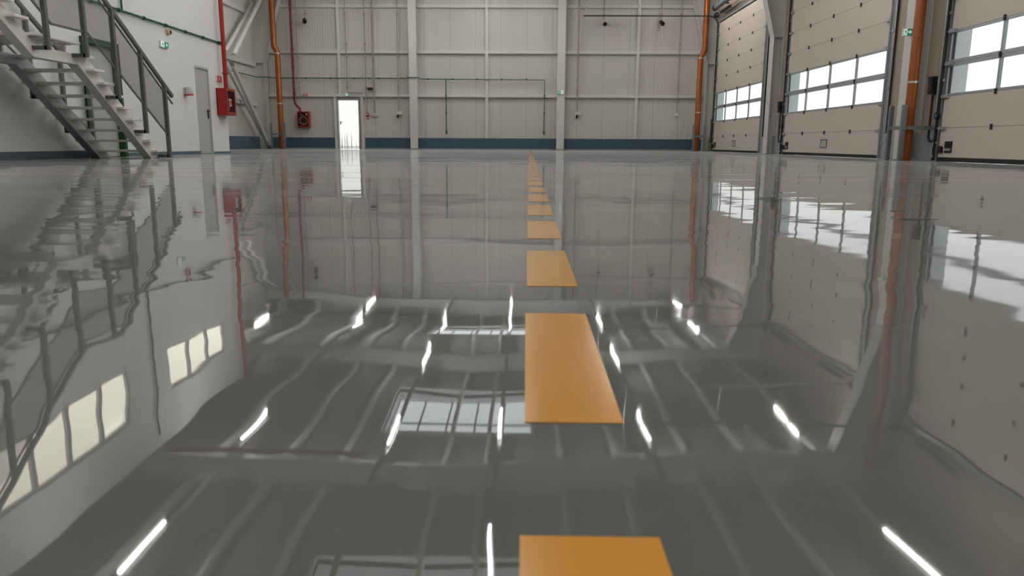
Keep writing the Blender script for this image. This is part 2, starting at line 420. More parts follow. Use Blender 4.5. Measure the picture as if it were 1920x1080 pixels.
for yc, lb in zip(FRAMES, ('nearest the viewer', 'second from the viewer, above the near column', 'third from the viewer, by the farthest door', 'against the far wall')):
    xl = LX
    o = MB()
    for xa, xb in ((xl, RIDGE), (RIDGE, R+.04)):
        za, zb = roof(xa)-.2, roof(xb)-.2
        for q0, q1 in ((-.42, -.40), (-.02, 0)):
            o.prism([(xa, za+q0), (xb, zb+q0), (xb, zb+q1), (xa, za+q1)], 1, yc-.11, yc+.11)
        o.prism([(xa, za-.4), (xb, zb-.4), (xb, zb-.02), (xa, za-.02)], 1, yc-.008, yc+.008)
    tag(o.build('roof_rafter', M_roof), 'grey steel roof beam mirrored in floor, ' + lb, 'roof beam', 'roof beams')
px_ = [-10.8, -9.3, -7.4, -5.7, -4.4, -1.9, -.9, .9, 2.2, 3.9, 5.2, 6.9]
for i, x in enumerate(px_):
    z = roof(x)
    tag(MB().box(x-.05, x+.05, BY+.01, FY-.01, z-.19, z-.012).build('roof_purlin', M_roof), 'thin steel purlin under the roof deck, number %s from the left side' % ('one two three four five six seven eight nine ten eleven twelve'.split()[i]), 'purlin', 'roof purlins')

# ------------------------------------------------------------------ batten lamps hung in rows
def make_lamp():
    t = thing('batten_lamp', (0, 0, 6.1), '', 'lamp', 'ceiling batten lamps')
    MB().box(-.016, .016, -.85, .85, 6.115, 6.16).build('housing', M_wplast, t)
    MB().box(-.024, .024, -.84, .84, 6.075, 6.115).build('diffuser', M_lamp, t)
    for y in (-.7, .7): MB().tube([(0, y, 6.16), (0, y, 6.20)], .006, 6).build('hanger', M_galv, t)
    return t
rows = [(-10.0, 'over the left recess', (27.5,)), (-6.4, 'nearest the office wall', (-5.3, .2, 5.7, 11.3, 16.7, 27.8, 30.3)),
        (-3.05, 'left of the dashed line', (-5.3, .2, 5.7, 16.5, 22.5, 27.5)), (-.55, 'just beside the dashed line on its left', (-5.3, .2, 5.7, 11.2, 17.0, 27.7, 30.3)),
        (2.85, 'just right of the dashed line', (-5.3, .2, 5.7, 16.7, 22.7, 27.8)), (6.3, 'nearest the sectional doors', (-5.3, .2, 5.7, 11.3, 17.05, 27.2, 30.3))]  # leading lamps of the long rows are unseen, added for even light
proto = None; ordn = 'added-nearest added-second added-third fourth fifth sixth seventh eighth'.split()
for x, rl, yy in rows:
    for i, y in enumerate(yy):
        if proto is None: o = proto = make_lamp()
        else: o = copy_tree(proto)
        o.location = (x, y, 6.32)
        o['label'] = 'lit batten lamp %s, %s from the viewer' % (rl, ordn[i]) if len(yy) > 1 else 'single lit batten lamp ' + rl
    o = MB().box(x-.05, x+.05, (20.1 if x < L else BY+.05), 32.4, 6.42, 6.45)
    tag(o.build('cable_tray', M_galv), 'long thin cable tray carrying the lamp row ' + rl, 'cable tray', 'cable trays')

# ------------------------------------------------------------------ far wall framing
def fcol(px, label):
    x = at_y(px, 281, FY-.17).x
    t = thing('steel_column', (x, FY-.17, 0), label, 'column', 'end wall columns')
    zt = roof(x)-.65
    MB().box(x-.165, x+.165, FY-.33, FY-.31, .06, zt).box(x-.165, x+.165, FY-.02, FY-.002, .06, zt).box(x-.006, x+.006, FY-.31, FY-.02, .06, zt).build('shaft', M_steel, t)
    MB().box(x-.17, x+.17, FY-.36, FY-.1, 0, .06).build('base_plate', M_conc, t)
    return x
XA = fcol(778, 'wide pale column on the far wall, left of the dashed line')
XB = fcol(1049.5, 'wide pale column on the far wall with exit sign, right of the dashed line')
def post(px, z0, z1, label, wd=.06):
    x = at_y(px, 230, FY).x
    tag(MB().box(x-wd, x+wd, FY-.12, FY-.001, z0, z1).build('wall_post', M_girt), label, 'wall post', 'end wall posts'); return x
G = [2.26, 4.06, 5.92]                       # girt heights
X1 = post(641, G[0]+.09, 6.75, 'narrow wall post above the bright exit door')
XD0 = post(630.5, 0, G[0]-.05, 'narrow door post left of the bright exit door', .055)
XD1 = post(680.5, 0, G[0]-.05, 'narrow door post right of the bright exit door', .055)
X2 = post(913, 0.5, 6.75, 'narrow wall post in the middle of the centre bay')
X3 = post(1191, 0.5, 6.6, 'narrow wall post in the middle of the right bay')
bays = [(-11.1, X1-.06, 'far left bay'), (X1+.06, XA-.17, 'bay right of the exit door'), (XA+.17, X2-.06, 'left half of the centre bay'), (X2+.06, XB-.17, 'right half of the centre bay'), (XB+.17, X3-.06, 'left half of the right bay'), (X3+.06, 7.5, 'right half of the right bay')]
for a, b, lb in bays:
    for z, hl in zip(G, ('lowest', 'middle', 'top')):
        if z > roof(a)-.35 or z > roof(b)-.35: continue
        if a < -11: a2, b2 = a, (X1+.06 if z == G[0] else b)
        elif a == X1+.06 and z == G[0]: a2, b2 = X1+.061, b
        else: a2, b2 = a, b
        o = MB().box(a2, b2, FY-.115, FY-.001, z-.05, z+.085).box(a2, b2, FY-.135, FY-.115, z-.03, z+.085)
        tag(o.build('wall_girt', M_girt), '%s horizontal girt of the far wall, %s' % (hl, lb), 'girt', 'far wall girts')
for z, lb in ((1.88, 'lowest'), (3.5, 'middle'), (5.52, 'top')):
    tag(MB().box(LX+.001, LX+.14, 20.06, 32.5, z-.08, z+.08).build('wall_girt', M_steel), '%s pale girt of the left recess wall behind the brace tubes' % lb, 'girt', 'recess girts')

# braces in the left recess
def brace(a, b, label, rad=.085):
    t = thing('brace_tube', a, label, 'brace', 'recess braces')
    t.location = a
    a, b = Vector(a), Vector(b); dr = (b-a).normalized()
    MB().tube([a+dr*.25, b-dr*.25], rad, 14).build('tube', M_steel, t)
    for p, s in ((a, 1), (b, -1)):
        MB().bar(p, p+dr*.4*s, .02, .15, (1, 0, 0)).build('end_plate', M_dsteel, t)
bx = -11.02
brace((bx, 32.42, .02), (bx, 28.6, 3.25), 'front sloping brace tube running down to the far left corner')
brace((bx, 28.75, 3.35), (bx, 32.4, 6.2), 'front sloping brace tube rising to the roof in the left recess')
bx = -11.32
brace((bx, 32.42, .60), (bx, 28.6, 3.35), 'rear sloping brace tube running down to the corner, behind the front one', .075)
brace((bx, 28.75, 3.5), (bx, 32.4, 6.05), 'rear sloping brace tube rising to the roof, behind the front one', .075)

# ------------------------------------------------------------------ exit door in the far wall
t = struct(thing('door_1', ((DX0+DX1)/2, FY, 0), '', ''), 'bright frosted exit door in the far wall', 'door')
MB().box(DX0-.0, DX0+.05, FY-.06, FY+.12, 0, DZ).box(DX1-.05, DX1, FY-.06, FY+.12, 0, DZ).box(DX0+.05, DX1-.05, FY-.06, FY+.12, DZ-.05, DZ).build('door_frame', M_alu, t)
lf = MB().box(DX0+.055, DX1-.055, FY+.05, FY+.07, .015, DZ-.055).build('leaf', M_frost, t)
MB().box(DX0+.10, DX0+.14, FY+.02, FY+.05, 1.05, 1.20).bar((DX0+.12, FY+.01, 1.16), (DX0+.24, FY+.01, 1.16), .02, .02).build('handle', M_galv, lf)
# grey office door
t = struct(thing('door_2', (L, (OY0+OY1)/2, 0), '', ''), 'plain grey door in the white office wall', 'door')
MB().box(L-.12, L+.01, OY0, OY0+.05, 0, OZ).box(L-.12, L+.01, OY1-.05, OY1, 0, OZ).box(L-.12, L+.01, OY0+.05, OY1-.05, OZ-.05, OZ).build('door_frame', M_leaf, t)
lf = MB().box(L-.06, L-.02, OY0+.055, OY1-.055, .012, OZ-.055).build('leaf', M_leaf, t)
MB().box(L-.02, L-.005, OY1-.16, OY1-.11, .86, 1.08).bar((L+.03, OY1-.13, 1.05), (L+.03, OY1-.27, 1.05), .022, .022).bar((L-.01, OY1-.13, 1.05), (L+.03, OY1-.13, 1.05), .02, .02).build('handle', M_black, lf)
# green framed doorway behind the stairs
t = struct(thing('door_3', (L, (GY0+GY1)/2, 0), '', ''), 'grey door in a green frame behind the stairs', 'door')
MB().box(L-.1, L+.09, GY0, GY0+.045, 0, GZ).box(L-.1, L+.09, GY1-.10, GY1, 0, GZ).box(L-.1, L+.09, GY0+.045, GY1-.10, GZ-.10, GZ).build('door_frame', M_dgreen, t)
MB().box(L-.06, L-.02, GY0+.05, GY1-.105, .012, GZ-.105).build('leaf', M_leaf, t)

# ------------------------------------------------------------------ sectional doors
SE = [.08, .62, 1.20, 1.79, 2.37, 2.95, 3.53, 4.11, 4.69, TOP]
MUL = (-1.575, 0, 1.575)
HT = 5.42                                       # height of the horizontal tracks
def make_sectional():
    t = thing('sectional_door', (R, 0, 0), '', 'sectional door', 'sectional doors')
    def hinge(par, y, z, mt=M_dark): MB().box(R-.028, R, y-.02, y+.02, z-.05, z+.04).build('hinge', mt, par)
    def end_bracket(par, y, z): MB().box(R-.05, R, y-.09, y+.09, z-.035, z+.03).tube([(R-.03, y, z), (R-.03, y+math.copysign(.16, y), z)], .012, 8).build('roller_bracket', M_galv, par)
    for k, (a, b) in enumerate(zip(SE[:-1], SE[1:])):
        if k in (2, 3):
            p = MB(); a_, b_ = a+.0005, b-.0005
            za, zb = (a+.045, b-.06) if k == 2 else (a+.06, b-.045)
            p.box(R, R+.04, -HALF, HALF, a_, za); p.box(R, R+.04, -HALF, HALF, zb, b_)
            for y0, y1 in ((-HALF, -HALF+.02), (HALF-.02, HALF)) + tuple((m_-.035, m_+.035) for m_ in MUL): p.box(R, R+.04, y0, y1, za, zb)
            o = p.build('window_section', M_alu, t, .004); o['label'] = 'grey aluminium framed window section'
            ed = [-HALF+.02] + [v for m_ in MUL for v in (m_-.035, m_+.035)] + [HALF-.02]
            for y0, y1 in zip(ed[0::2], ed[1::2]): MB().box(R+.016, R+.024, y0, y1, za, zb).build('pane', M_glass, o)
        else:
            o = MB().box(R, R+.02, -HALF, HALF, a+.003, b-.003).box(R+.02, R+.04, -HALF, HALF, a, b).build('panel', M_door, t)
        if b < TOP:
            for y in MUL: hinge(o, y, b)
            for y in (-HALF+.06, HALF-.06): end_bracket(o, y, b)
        if k == 0:
            vp = MB().box(R-.006, R, -.19, .19, .24, .42).build('vent_plate', M_wplast, o)
            vent = MB().box(R-.012, R, -.21, .21, .22, .24).box(R-.012, R, -.21, .21, .42, .44).box(R-.012, R, -.21, -.19, .24, .42).box(R-.012, R, .19, .21, .24, .42)
            for i in range(4): vent.box(R-.009, R-.006, -.19, .19, .265+i*.042, .277+i*.042)
            vent.build('vent_grille', M_dark, vp)
            yl = HALF-.20
            MB().box(R-.022, R, yl-.24, yl-.01, .165, .375).build('lock_plate', M_black, o, .006)
            h = MB(); pts = [(yl+.05, .16), (yl+.17, .16), (yl+.17, .235)] + [(yl+.11+.06*math.cos(q*math.pi/8), .235+.055*math.sin(q*math.pi/8)) for q in range(1, 8)] + [(yl+.05, .235)]
            h.prism(pts, 0, R-.06, R); h.build('pull_handle', M_black, o, .008)
    MB().box(R-.004, R+.03, -HALF, HALF, .002, .08).build('bottom_seal', M_black, t)
    MB().box(R+.041, R+.048, -HALF, HALF, SE[-1]-.03, SE[-1]).build('top_seal', M_black, t)
    for s in (-1, 1):
        y = s*(HALF+.10); z1 = HT-.38
        tr = MB()
        path = [(R-.04, .02), (R-.04, z1)] + [(R-.04-.38+.38*math.cos(q), z1+.38*math.sin(q)) for q in [math.pi/2*i/8 for i in range(1, 9)]] + [(2.3, HT)]
        for (xa, za), (xb, zb) in zip(path[:-1], path[1:]): tr.bar((xa, y, za), (xb, y, zb), .05, .035, (0, 1, 0))
        o = tr.build('track', M_dark if s > 0 else M_galv, t)
        ag = MB().box(R-.015, R+.045, s*(HALF+.02), s*(HALF+.05), .0, TOP+.3).box(R-.015, R-.005, s*(HALF+.02), s*(HALF+.26), .0, TOP+.3).build('angle_post', M_galv, t)
        for z in (.35, 1.5, 2.7, 3.9, 4.9): MB().box(R-.035, R-.015, s*(HALF+.03), s*(HALF+.24), z-.025, z+.025).build('bracket', M_galv, ag)
        for x in (2.4, 4.6): MB().tube([(x, y, HT), (x, y, roof(x)-.2)], .018, 6).build('track_hanger', M_galv, t)
    sh = MB().tube([(R-.13, -HALF-.2, TOP+.32), (R-.13, HALF+.25, TOP+.32)], .018, 8); sh.build('torsion_shaft', M_galv, t)
    for s in (-1, 1):
        MB().tube([(R-.13, s*(HALF+.02), TOP+.32), (R-.13, s*(HALF+.14), TOP+.32)], .11, 16).build('cable_drum', M_dark, t)
        MB().tube([(R-.13, s*1.1, TOP+.32), (R-.13, s*2.5, TOP+.32)], .055, 12).build('torsion_spring', M_dark, t)
    MB().box(R-.04, R-.001, -HALF, HALF, TOP+.04, TOP+.13).build('header_rail', M_galv, t)
    # sensor boot, chain and cable on the far side of each door
    y = HALF+.13
    MB().tube([(R-.07, y-.02, .85), (R-.02, y-.02, .85)], .07, 12).build('safety_switch', M_black, t)
    MB().tube([(R-.075, y-.02, .85), (R-.07, y-.02, .85)], .03, 12).build('button', M_blue, t)
    MB().tube([(R-.03, y+.24, 1.35), (R-.03, y+.24, .46), (R-.04, y+.18, .38), (R-.05, y-.05, .38)], .022, 8).build('cable', M_black, t)
    MB().tube([(R-.05, y-.03, .37), (R-.06, y+.01, .24), (R-.06, y-.0, .10)], .02, 8).tube([(R-.07, y, .1), (R-.05, y, .1)], .05, 12).build('roller_arm', M_galv, t)
    return t
door = make_sectional()
dl = ['tall beige sectional door farthest away, beside the far right corner', 'tall beige sectional door in the middle, between two columns', 'tall beige sectional door nearest the viewer, cut by the right edge']
for i, c in enumerate(DOORS):
    o = door if i == 0 else copy_tree(door)
    o.location.y = c; o['label'] = dl[i]
# white lettering on the lock plates
tc = bpy.data.curves.new('lettering', 'FONT'); tc.body = 'EN-MET'; tc.size = .065; tc.extrude = .0015; tc.align_x = 'CENTER'
tob = bpy.data.objects.new('lettering', tc); COL.objects.link(tob)
dg = bpy.context.evaluated_depsgraph_get(); dg.update()
tm = bpy.data.meshes.new_from_object(tob.evaluated_get(dg)); bpy.data.objects.remove(tob)
tm.name = 'lettering'; tm.materials.clear(); tm.materials.append(M_wplast)
rot = Matrix(((0, 0, -1), (-1, 0, 0), (0, 1, 0))).to_4x4()
for v in tm.vertices: v.co = rot @ v.co
tm.transform(Matrix.Translation((-.0235, HALF-.325, .20)))
for o in [q for q in bpy.data.objects if q.name.startswith('lock_plate')]:
    c = bpy.data.objects.new('lettering', tm); COL.objects.link(c); c.parent = o

# motor tube above the farthest door
t = thing('door_motor', (7.45, 30, 5.5), 'blue grey motor tube above the farthest sectional door', 'door motor')
MB().tube([(7.45, 31.0, 5.60), (7.45, 28.9, 5.60)], .10, 16).build('housing', mat('motor_paint', (.10, .13, .16), .4), t)
MB().tube([(7.45, 31.2, 5.60), (7.45, 31.0, 5.60)], .12, 16).build('end_cap', M_black, t)
for y in (29.3, 30.8): MB().bar((7.45, y, 5.72), (7.885, y, 5.72), .05, .05).build('bracket', M_dark, t)

# control boxes on the right piers
def ctrl(y, label):
    t = thing('control_box', (R, y, 1.25), label, 'control box', 'door control boxes')
    MB().box(R-.06, R+.049, y-.07, y+.07, 1.27, 1.55).build('housing', M_black, t, .008)
    MB().box(R-.07, R-.06, y-.06, y+.06, 1.56, 1.58).box(R-.065, R+.049, y-.075, y+.075, 1.55, 1.60).build('cap', M_dark, t)
    MB().tube([(R-.066, y, 1.34), (R-.06, y, 1.34)], .018, 10).tube([(R-.066, y, 1.42), (R-.06, y, 1.42)], .018, 10).build('button', M_signr, t)
ctrl(14.98, 'small black control box beside the nearest sectional door')
ctrl(23.75, 'small black control box beside the middle sectional door')

# ------------------------------------------------------------------ downpipes and their guards
def downpipe(path, rad, label, clamps):
    b = path[0]
    t = thing('downpipe', b, label, 'pipe', 'orange downpipes')
    MB().tube(path, rad, 18).build('pipe', M_orange, t)
    for p in clamps: MB().tube([(p[0], p[1], p[2]-.02), (p[0], p[1], p[2]+.02)], rad+.012, 18).build('clamp', M_brass, t)
p0 = at_y(529, 275, 32.35); x0 = p0.x
x1 = at_y(515, 20, 32.35).x
downpipe([(x0, 32.35, 0), (x0, 32.35, 4.0), (x0-.13, 32.35, 4.25), (x0-.13, 32.35, 6.7)], .12, 'orange downpipe in the far left corner beside the red hose cabinet', [(x0, 32.35, 1.9), (x0, 32.35, 3.95)])
p0 = at_y(1305, 280, 32.3); xr = p0.x
downpipe([(xr, 32.3, 0), (xr, 32.3, 3.85), (xr+.15, 32.3, 4.1), (xr+.15, 32.3, 6.6)], .12, 'orange downpipe in the far right corner of the far wall', [(xr, 32.3, 3.8), (xr, 32.3, 1.6)])
downpipe([(7.45, 14.965, 0), (7.45, 14.965, 6.6)], .097, 'large orange downpipe beside the nearest sectional door', [(7.45, 14.965, 1.49)])
def guard(posts, bars, h, label):
    c = posts[0]
    t = thing('pipe_guard', (c[0], c[1], 0), label, 'pipe guard', 'pipe guards')
    for x, y in posts: MB().box(x-.04, x+.04, y-.04, y+.04, 0, h).build('post', M_guard, t, .006)
    for a, b, z in bars: MB().bar((*a, z), (*b, z), .05, .07).build('rail', M_guard, t)
guard([(7.26, 15.32), (7.26, 14.80)], [((7.26, 15.28), (7.26, 14.85), .63), ((7.31, 14.80), (7.83, 14.80), .63)], 1.06, 'grey steel guard posts around the nearest orange downpipe')
guard([(x0-.33, 32.05), (x0+.22, 32.05)], [((x0-.28, 32.05), (x0+.17, 32.05), .62)], 1.1, 'grey steel guard posts around the far left orange downpipe')
guard([(xr-.2, 32.0), (xr+.24, 32.0)], [((xr-.15, 32.0), (xr+.19, 32.0), .62)], 1.08, 'grey steel guard posts around the far right orange downpipe')

# ------------------------------------------------------------------ staircase
XO, XI = -6.7, -7.62
st = thing('staircase', (-7.15, 11.5, 0), 'white steel staircase with dark mesh railing along the office wall', 'staircase')
RISE, RUN = .174, .25
for xs_, nm in ((XO, 'stringer'), (XI, 'stringer')):
    s = MB()
    prof = [(13.26, .0), (13.63, .0), (11.60, 1.50), (11.50, 1.555), (10.42, 1.555), (10.36, 1.58), (8.18, 3.10), (7.0, 3.10), (7.0, 2.95), (8.08, 2.95), (10.30, 1.405), (11.30, 1.405)]
    s.prism(prof, 0, xs_-.07, xs_+.07)
    o = s.build(nm, M_white if xs_ == XO else M_galv, st, .004)
    if xs_ == XI: o['label'] = 'grey galvanised wall side stringer'
for k in range(9):
    y = 13.53-RUN*k; z = .15+RISE*k
    o = MB().box(-7.80, -6.50, y-.29, y, z-.04, z).build('tread', M_white, st, .006)
    for xs_ in (XO, XI): MB().prism([(y-.26, z-.04), (y-.04, z-.04), (y-.13, z-.14), (y-.19, z-.14)], 0, xs_-.03, xs_+.03).build('tread_bracket', M_white, o)
o = MB().box(-7.88, -6.50, 10.2, 11.20, 1.67, 1.71).build('landing', M_white, st, .006)
for y in (10.32, 10.7, 11.08):
    for xs_ in (XO, XI): MB().box(xs_-.04, xs_+.04, y-.02, y+.02, 1.50, 1.67).box(xs_-.1, xs_+.1, y-.05, y+.05, 1.655, 1.668).build('landing_bracket', M_white, o)
for k in range(7):
    y = 10.09-RUN*k; z = 1.71+RISE*(k+1)
    o = MB().box(-7.80, -6.50, y-.29, y, z-.04, z).build('tread', M_white, st, .006)
    for xs_ in (XO, XI): MB().prism([(y-.26, z-.04), (y-.04, z-.04), (y-.13, z-.16), (y-.19, z-.16)], 0, xs_-.03, xs_+.03).build('tread_bracket', M_white, o)
MB().box(-7.88, -6.50, 6.9, 8.12, 3.10, 3.14).build('upper_landing', M_white, st)
MB().box(XO-.06, XO+.06, 7.0, 7.12, 0, 2.95).build('support_post', M_white, st)
HR = [(13.80, 1.10), (11.43, 2.66), (10.47, 2.66), (8.2, 4.20), (7.0, 4.20)]
LR = [(13.55, .40), (11.28, 1.85), (10.43, 1.85), (8.2, 3.36), (7.0, 3.36)]
def interp(pl, y):
    for (ya, za), (yb, zb) in zip(pl[:-1], pl[1:]):
        if yb <= y <= ya: return za + (zb-za)*(ya-y)/(ya-yb)
    return pl[0][1] if y > pl[0][0] else pl[-1][1]
def rail_bar(b, pl, x, wd, ht, dz=0):
    for (ya, za), (yb, zb) in zip(pl[:-1], pl[1:]): b.bar((x, ya, za+dz), (x, yb, zb+dz), wd, ht)
POSTS = [(13.53, .015), (12.77, .43), (11.98, .95), (11.2, 1.50), (10.31, 1.50), (9.5, 2.1), (8.7, 2.66), (7.9, 3.1)]
for xs_, nm, infill in ((-6.43, 'outer_railing', True), (-7.79, 'wall_railing', False)):
    hb = MB(); rail_bar(hb, HR, xs_, .05, .06)
    o = hb.build(nm, M_rail, st)
    lb = MB(); rail_bar(lb, LR, xs_, .02, .03); lb.build('lower_rail', M_rail, o)
    if infill:
        ub = MB(); rail_bar(ub, [(y-.0, z) for y, z in HR], xs_, .02, .025, -.13); ub.build('upper_rail', M_rail, o)
    for y, zf in POSTS:
        zt = interp(HR, y)
        pm = MB().box(xs_-.03, xs_+.03, y-.03, y+.03, zf, zt)
        xe = XO+.04 if infill else XI-.04
        pm.box(min(xs_, xe), max(xs_, xe), y-.03, y+.03, zf, zf+.05)
        pm.build('post', M_rail, o)
    if infill:
        ys_ = [p[0] for p in POSTS]
        for ya, yb in zip(ys_[:-1], ys_[1:]):
            kn = [ya-.03] + [q for q in (11.43, 11.28, 10.47, 10.43) if yb < q < ya] + [yb+.03]
            top = [(q, interp(HR, q)-.14) for q in kn]; bot = [(q, interp(LR, q)) for q in kn]
            mm = MB(); xx = xs_
            for i in range(len(kn)-1):
                mm.add([(xx, *bot[i]), (xx, *bot[i+1]), (xx, *top[i+1]), (xx, *top[i])], [(0, 1, 2, 3)])
            mm.build('mesh_panel', M_mesh, o)

# ------------------------------------------------------------------ services
def pipe_thing(name, paths, rad, mt, label, cat, clamps=(), group=None, fit=1.7):
    t = thing(name, paths[0][0], label, cat, group)
    b = MB()
    for p in paths: b.tube(p, rad, 8)
    b.build('pipe', mt, t)
    for a, bb in clamps: MB().tube([a, bb], rad*fit, 8).build('clamp', mt, t)
    return t
# green line on the office wall
y_ = 14.0; cl = []
while y_ < 20: cl.append(((L+.042, y_-.03, 2.78), (L+.042, y_+.03, 2.78))); y_ += .95
pipe_thing('green_pipe', [[(L+.042, 7, 2.78), (L+.042, 20.02, 2.78)], [(L+.042, 15.05, 2.78), (L+.042, 15.05, 5.9)]], .022, M_green, 'thin green pipe running along the white office wall with a riser', 'pipe', cl, 'green pipes')
Z = 2.99; YP = 32.842
pts = [(LX+.18, 21, Z), (LX+.18, 32.40, Z), (-11.0, 32.40, Z), (-10.85, YP, Z), (XA-.3, YP, Z), (XA-.24, 32.63, Z+.02), (XA+.24, 32.63, Z+.02), (XA+.3, YP, Z-.02)]
xe = at_y(1021, 155, YP).x; xm = at_y(836, 155, YP).x; ze = at_y(1021, 247, YP).z
pts += [(xe, YP, Z-.04), (xe, YP, ze)]
cl = []
x = -10.5
while x < xe-.3:
    if abs(x-XA) > .5: cl.append(((x-.035, YP, Z if x < XA else Z-.02), (x+.035, YP, Z if x < XA else Z-.02)))
    x += 1.05
for xx in (xm, xe):
    for z in (2.3, 1.55): cl.append(((xx, YP, z-.035), (xx, YP, z+.035)))
t = pipe_thing('green_pipe', [pts, [(xm, YP, Z-.02), (xm, YP, ze)]], .020, M_green, 'thin green pipe line across the recess and far wall with two drops', 'pipe', cl, 'green pipes')
for xx in (xm, xe): MB().tube([(xx, YP, ze-.12), (xx, YP, ze+.03)], .04, 8).build('valve', M_green, t)

# red risers and hose cabinets
t = thing('red_riser', (-7.76, 19.72, 1.64), 'red fire water pipe rising from the cabinet on the office wall corner', 'pipe', 'red risers')
MB().tube([(-7.76, 19.72, 1.64), (-7.76, 19.72, 6.3)], .055, 12).build('pipe', M_red, t)
MB().tube([(-7.76, 19.72, 2.0), (-7.76, 19.72, 2.05)], .075, 12).build('coupling', M_red, t)
t = thing('hose_cabinet', (-7.77, 19.68, .97), 'red fire hose cabinet on the end of the white office wall', 'hose cabinet', 'hose cabinets')
cx0, cx1, cy0, cy1, cz0, cz1 = L+.001, L+.25, 19.4, 19.97, .97, 1.64
MB().box(cx0, cx0+.02, cy0, cy1, cz0, cz1).box(cx0, cx1, cy0, cy0+.02, cz0, cz1).box(cx0, cx1, cy1-.02, cy1, cz0, cz1).box(cx0, cx1, cy0+.02, cy1-.02, cz0, cz0+.02).box(cx0, cx1, cy0+.02, cy1-.02, cz1-.02, cz1).build('body', M_red, t)
dr = MB().box(cx1, cx1+.02, cy0, cy1, cz0, cz0+.08).box(cx1, cx1+.02, cy0, cy1, cz1-.06, cz1).box(cx1, cx1+.02, cy0, cy0+.06, cz0+.08, cz1-.06).box(cx1, cx1+.02, cy1-.06, cy1, cz0+.08, cz1-.06).build('door', M_red, t)
MB().box(cx1+.006, cx1+.012, cy0+.06, cy1-.06, cz0+.08, cz1-.06).build('glass', M_cabglass, dr)
MB().box(cx1+.02, cx1+.024, cy0+.14, cy0+.28, 1.20, 1.38).build('label', M_wplast, dr)
MB().box(cx1+.024, cx1+.026, cy0+.16, cy0+.26, 1.23, 1.35).build('label', M_signr, dr)
def reel(cx, cy, cz, axis, par):
    def q(a, rr, t_): return (cx+t_, cy+rr*math.cos(a), cz+rr*math.sin(a)) if axis == 0 else (cx+rr*math.cos(a), cy+t_, cz+rr*math.sin(a))
    h = MB()
    for rr, t_ in ((.19, -.03), (.165, -.03), (.14, -.03), (.18, .01), (.15, .01)):
        h.tube([q(k*2*math.pi/20, rr, t_) for k in range(21)], .016, 6, False)
    o = h.build('hose_reel', M_hose, par)
    e = .09 if axis == 0 else -.09
    MB().tube([q(0, 0, -e*.6), q(0, 0, e*.6)], .075, 14).bar(q(0, .2, e*.4), q(math.pi, .2, e*.4), .02, .03).build('hub', M_red, o)
reel(L+.14, 19.68, 1.26, 0, t)
MB().tube([(L+.17, 19.5, 1.1), (L+.19, 19.55, 1.3), (L+.19, 19.62, 1.5)], .02, 8).build('hose', M_wplast, t)
a = P(556, 208); b = P(582.5, 238)
a = (at_y(556.5, 209, 32.75).x, at_y(556.5, 209, 32.75).z); b = (at_y(580, 238.5, 32.75).x, at_y(580, 238.5, 32.75).z)
x0c, x1c, z0c, z1c, y0c = a[0], b[0], b[1], a[1], 32.75
t = thing('hose_cabinet', ((x0c+x1c)/2, 32.85, z0c), 'red fire hose cabinet with dark glass on the far wall', 'hose cabinet', 'hose cabinets')
MB().box(x0c, x1c, FY-.02, FY-.001, z0c, z1c).box(x0c, x0c+.02, y0c, FY-.02, z0c, z1c).box(x1c-.02, x1c, y0c, FY-.02, z0c, z1c).box(x0c+.02, x1c-.02, y0c, FY-.02, z0c, z0c+.02).box(x0c+.02, x1c-.02, y0c, FY-.02, z1c-.02, z1c).build('body', M_red, t)
dr = MB().box(x0c, x1c, y0c-.02, y0c, z0c, z0c+.045).box(x0c, x1c, y0c-.02, y0c, z1c-.045, z1c).box(x0c, x0c+.04, y0c-.02, y0c, z0c+.045, z1c-.045).box(x1c-.04, x1c, y0c-.02, y0c, z0c+.045, z1c-.045).build('door', M_red, t)
MB().box(x0c+.04, x1c-.04, y0c-.012, y0c-.006, z0c+.045, z1c-.045).build('glass', M_cabglass, dr)
MB().box(x1c-.13, x1c-.06, y0c-.018, y0c-.013, z1c-.15, z1c-.09).build('label', M_wplast, dr)
reel((x0c+x1c)/2-.01, 32.86, z0c+.28, 1, t)
MB().tube([(x0c+.10, 32.80, z1c-.10), (x0c+.2, 32.79, z1c-.14), (x0c+.27, 32.8, z1c-.2)], .02, 8).build('nozzle', M_wplast, t)
ya = 32.74
q = lambda px, py: at_y(px, py, ya)
t = thing('red_riser', q(563, 206), 'thin red fire water pipe running down the far wall to the cabinet', 'pipe', 'red risers')
top = q(546, 0); b1 = q(553.5, 192); b2 = q(556, 198); b3 = q(562, 203); b4 = q(563, 209)
MB().tube([(b1.x-.02, ya, 6.9), (b1.x-.02, ya, b1.z), b2, b3, (b4.x, ya, z1c)], .05, 10).build('pipe', M_dred, t)
for z in (2.33, 3.4, 4.15, 5.95): MB().tube([(b1.x-.02, ya, z-.04), (b1.x-.02, ya, z+.04)], .065, 10).build('coupling', M_dred, t)

# conduits on the far wall
def conduit(path, label, wd=.022, back=.0):
    P3 = [at_y(px, py, 32.818-wd) for px, py in path]; yc = 32.818-wd
    x_ = P3[-1].x
    if path[0][1] <= 0: P3[0] = Vector((P3[1].x, yc, roof(x_)-.65))
    t = thing('conduit', tuple(P3[-1]), label, 'conduit', 'wall conduits')
    MB().tube(P3, wd, 8).build('pipe', M_cond, t)
    for z in (2.05, 2.6, 3.85, 4.4, 5.6):
        if P3[-1].z < z < P3[0].z: MB().box(P3[1].x-.045, P3[1].x+.045, yc-wd-.012, yc+wd+.012, z-.04, z+.04).build('clip', M_cond, t)
conduit([(558, 0), (562, 176), (566, 180)], 'thin beige conduit dropping to the red fire sign')
conduit([(648, 0), (652, 172), (655, 174), (680, 174)], 'thin beige conduit bending above the exit door')
conduit([(682, 0), (687, 180), (688.5, 212)], 'thin beige conduit dropping to the red call point')
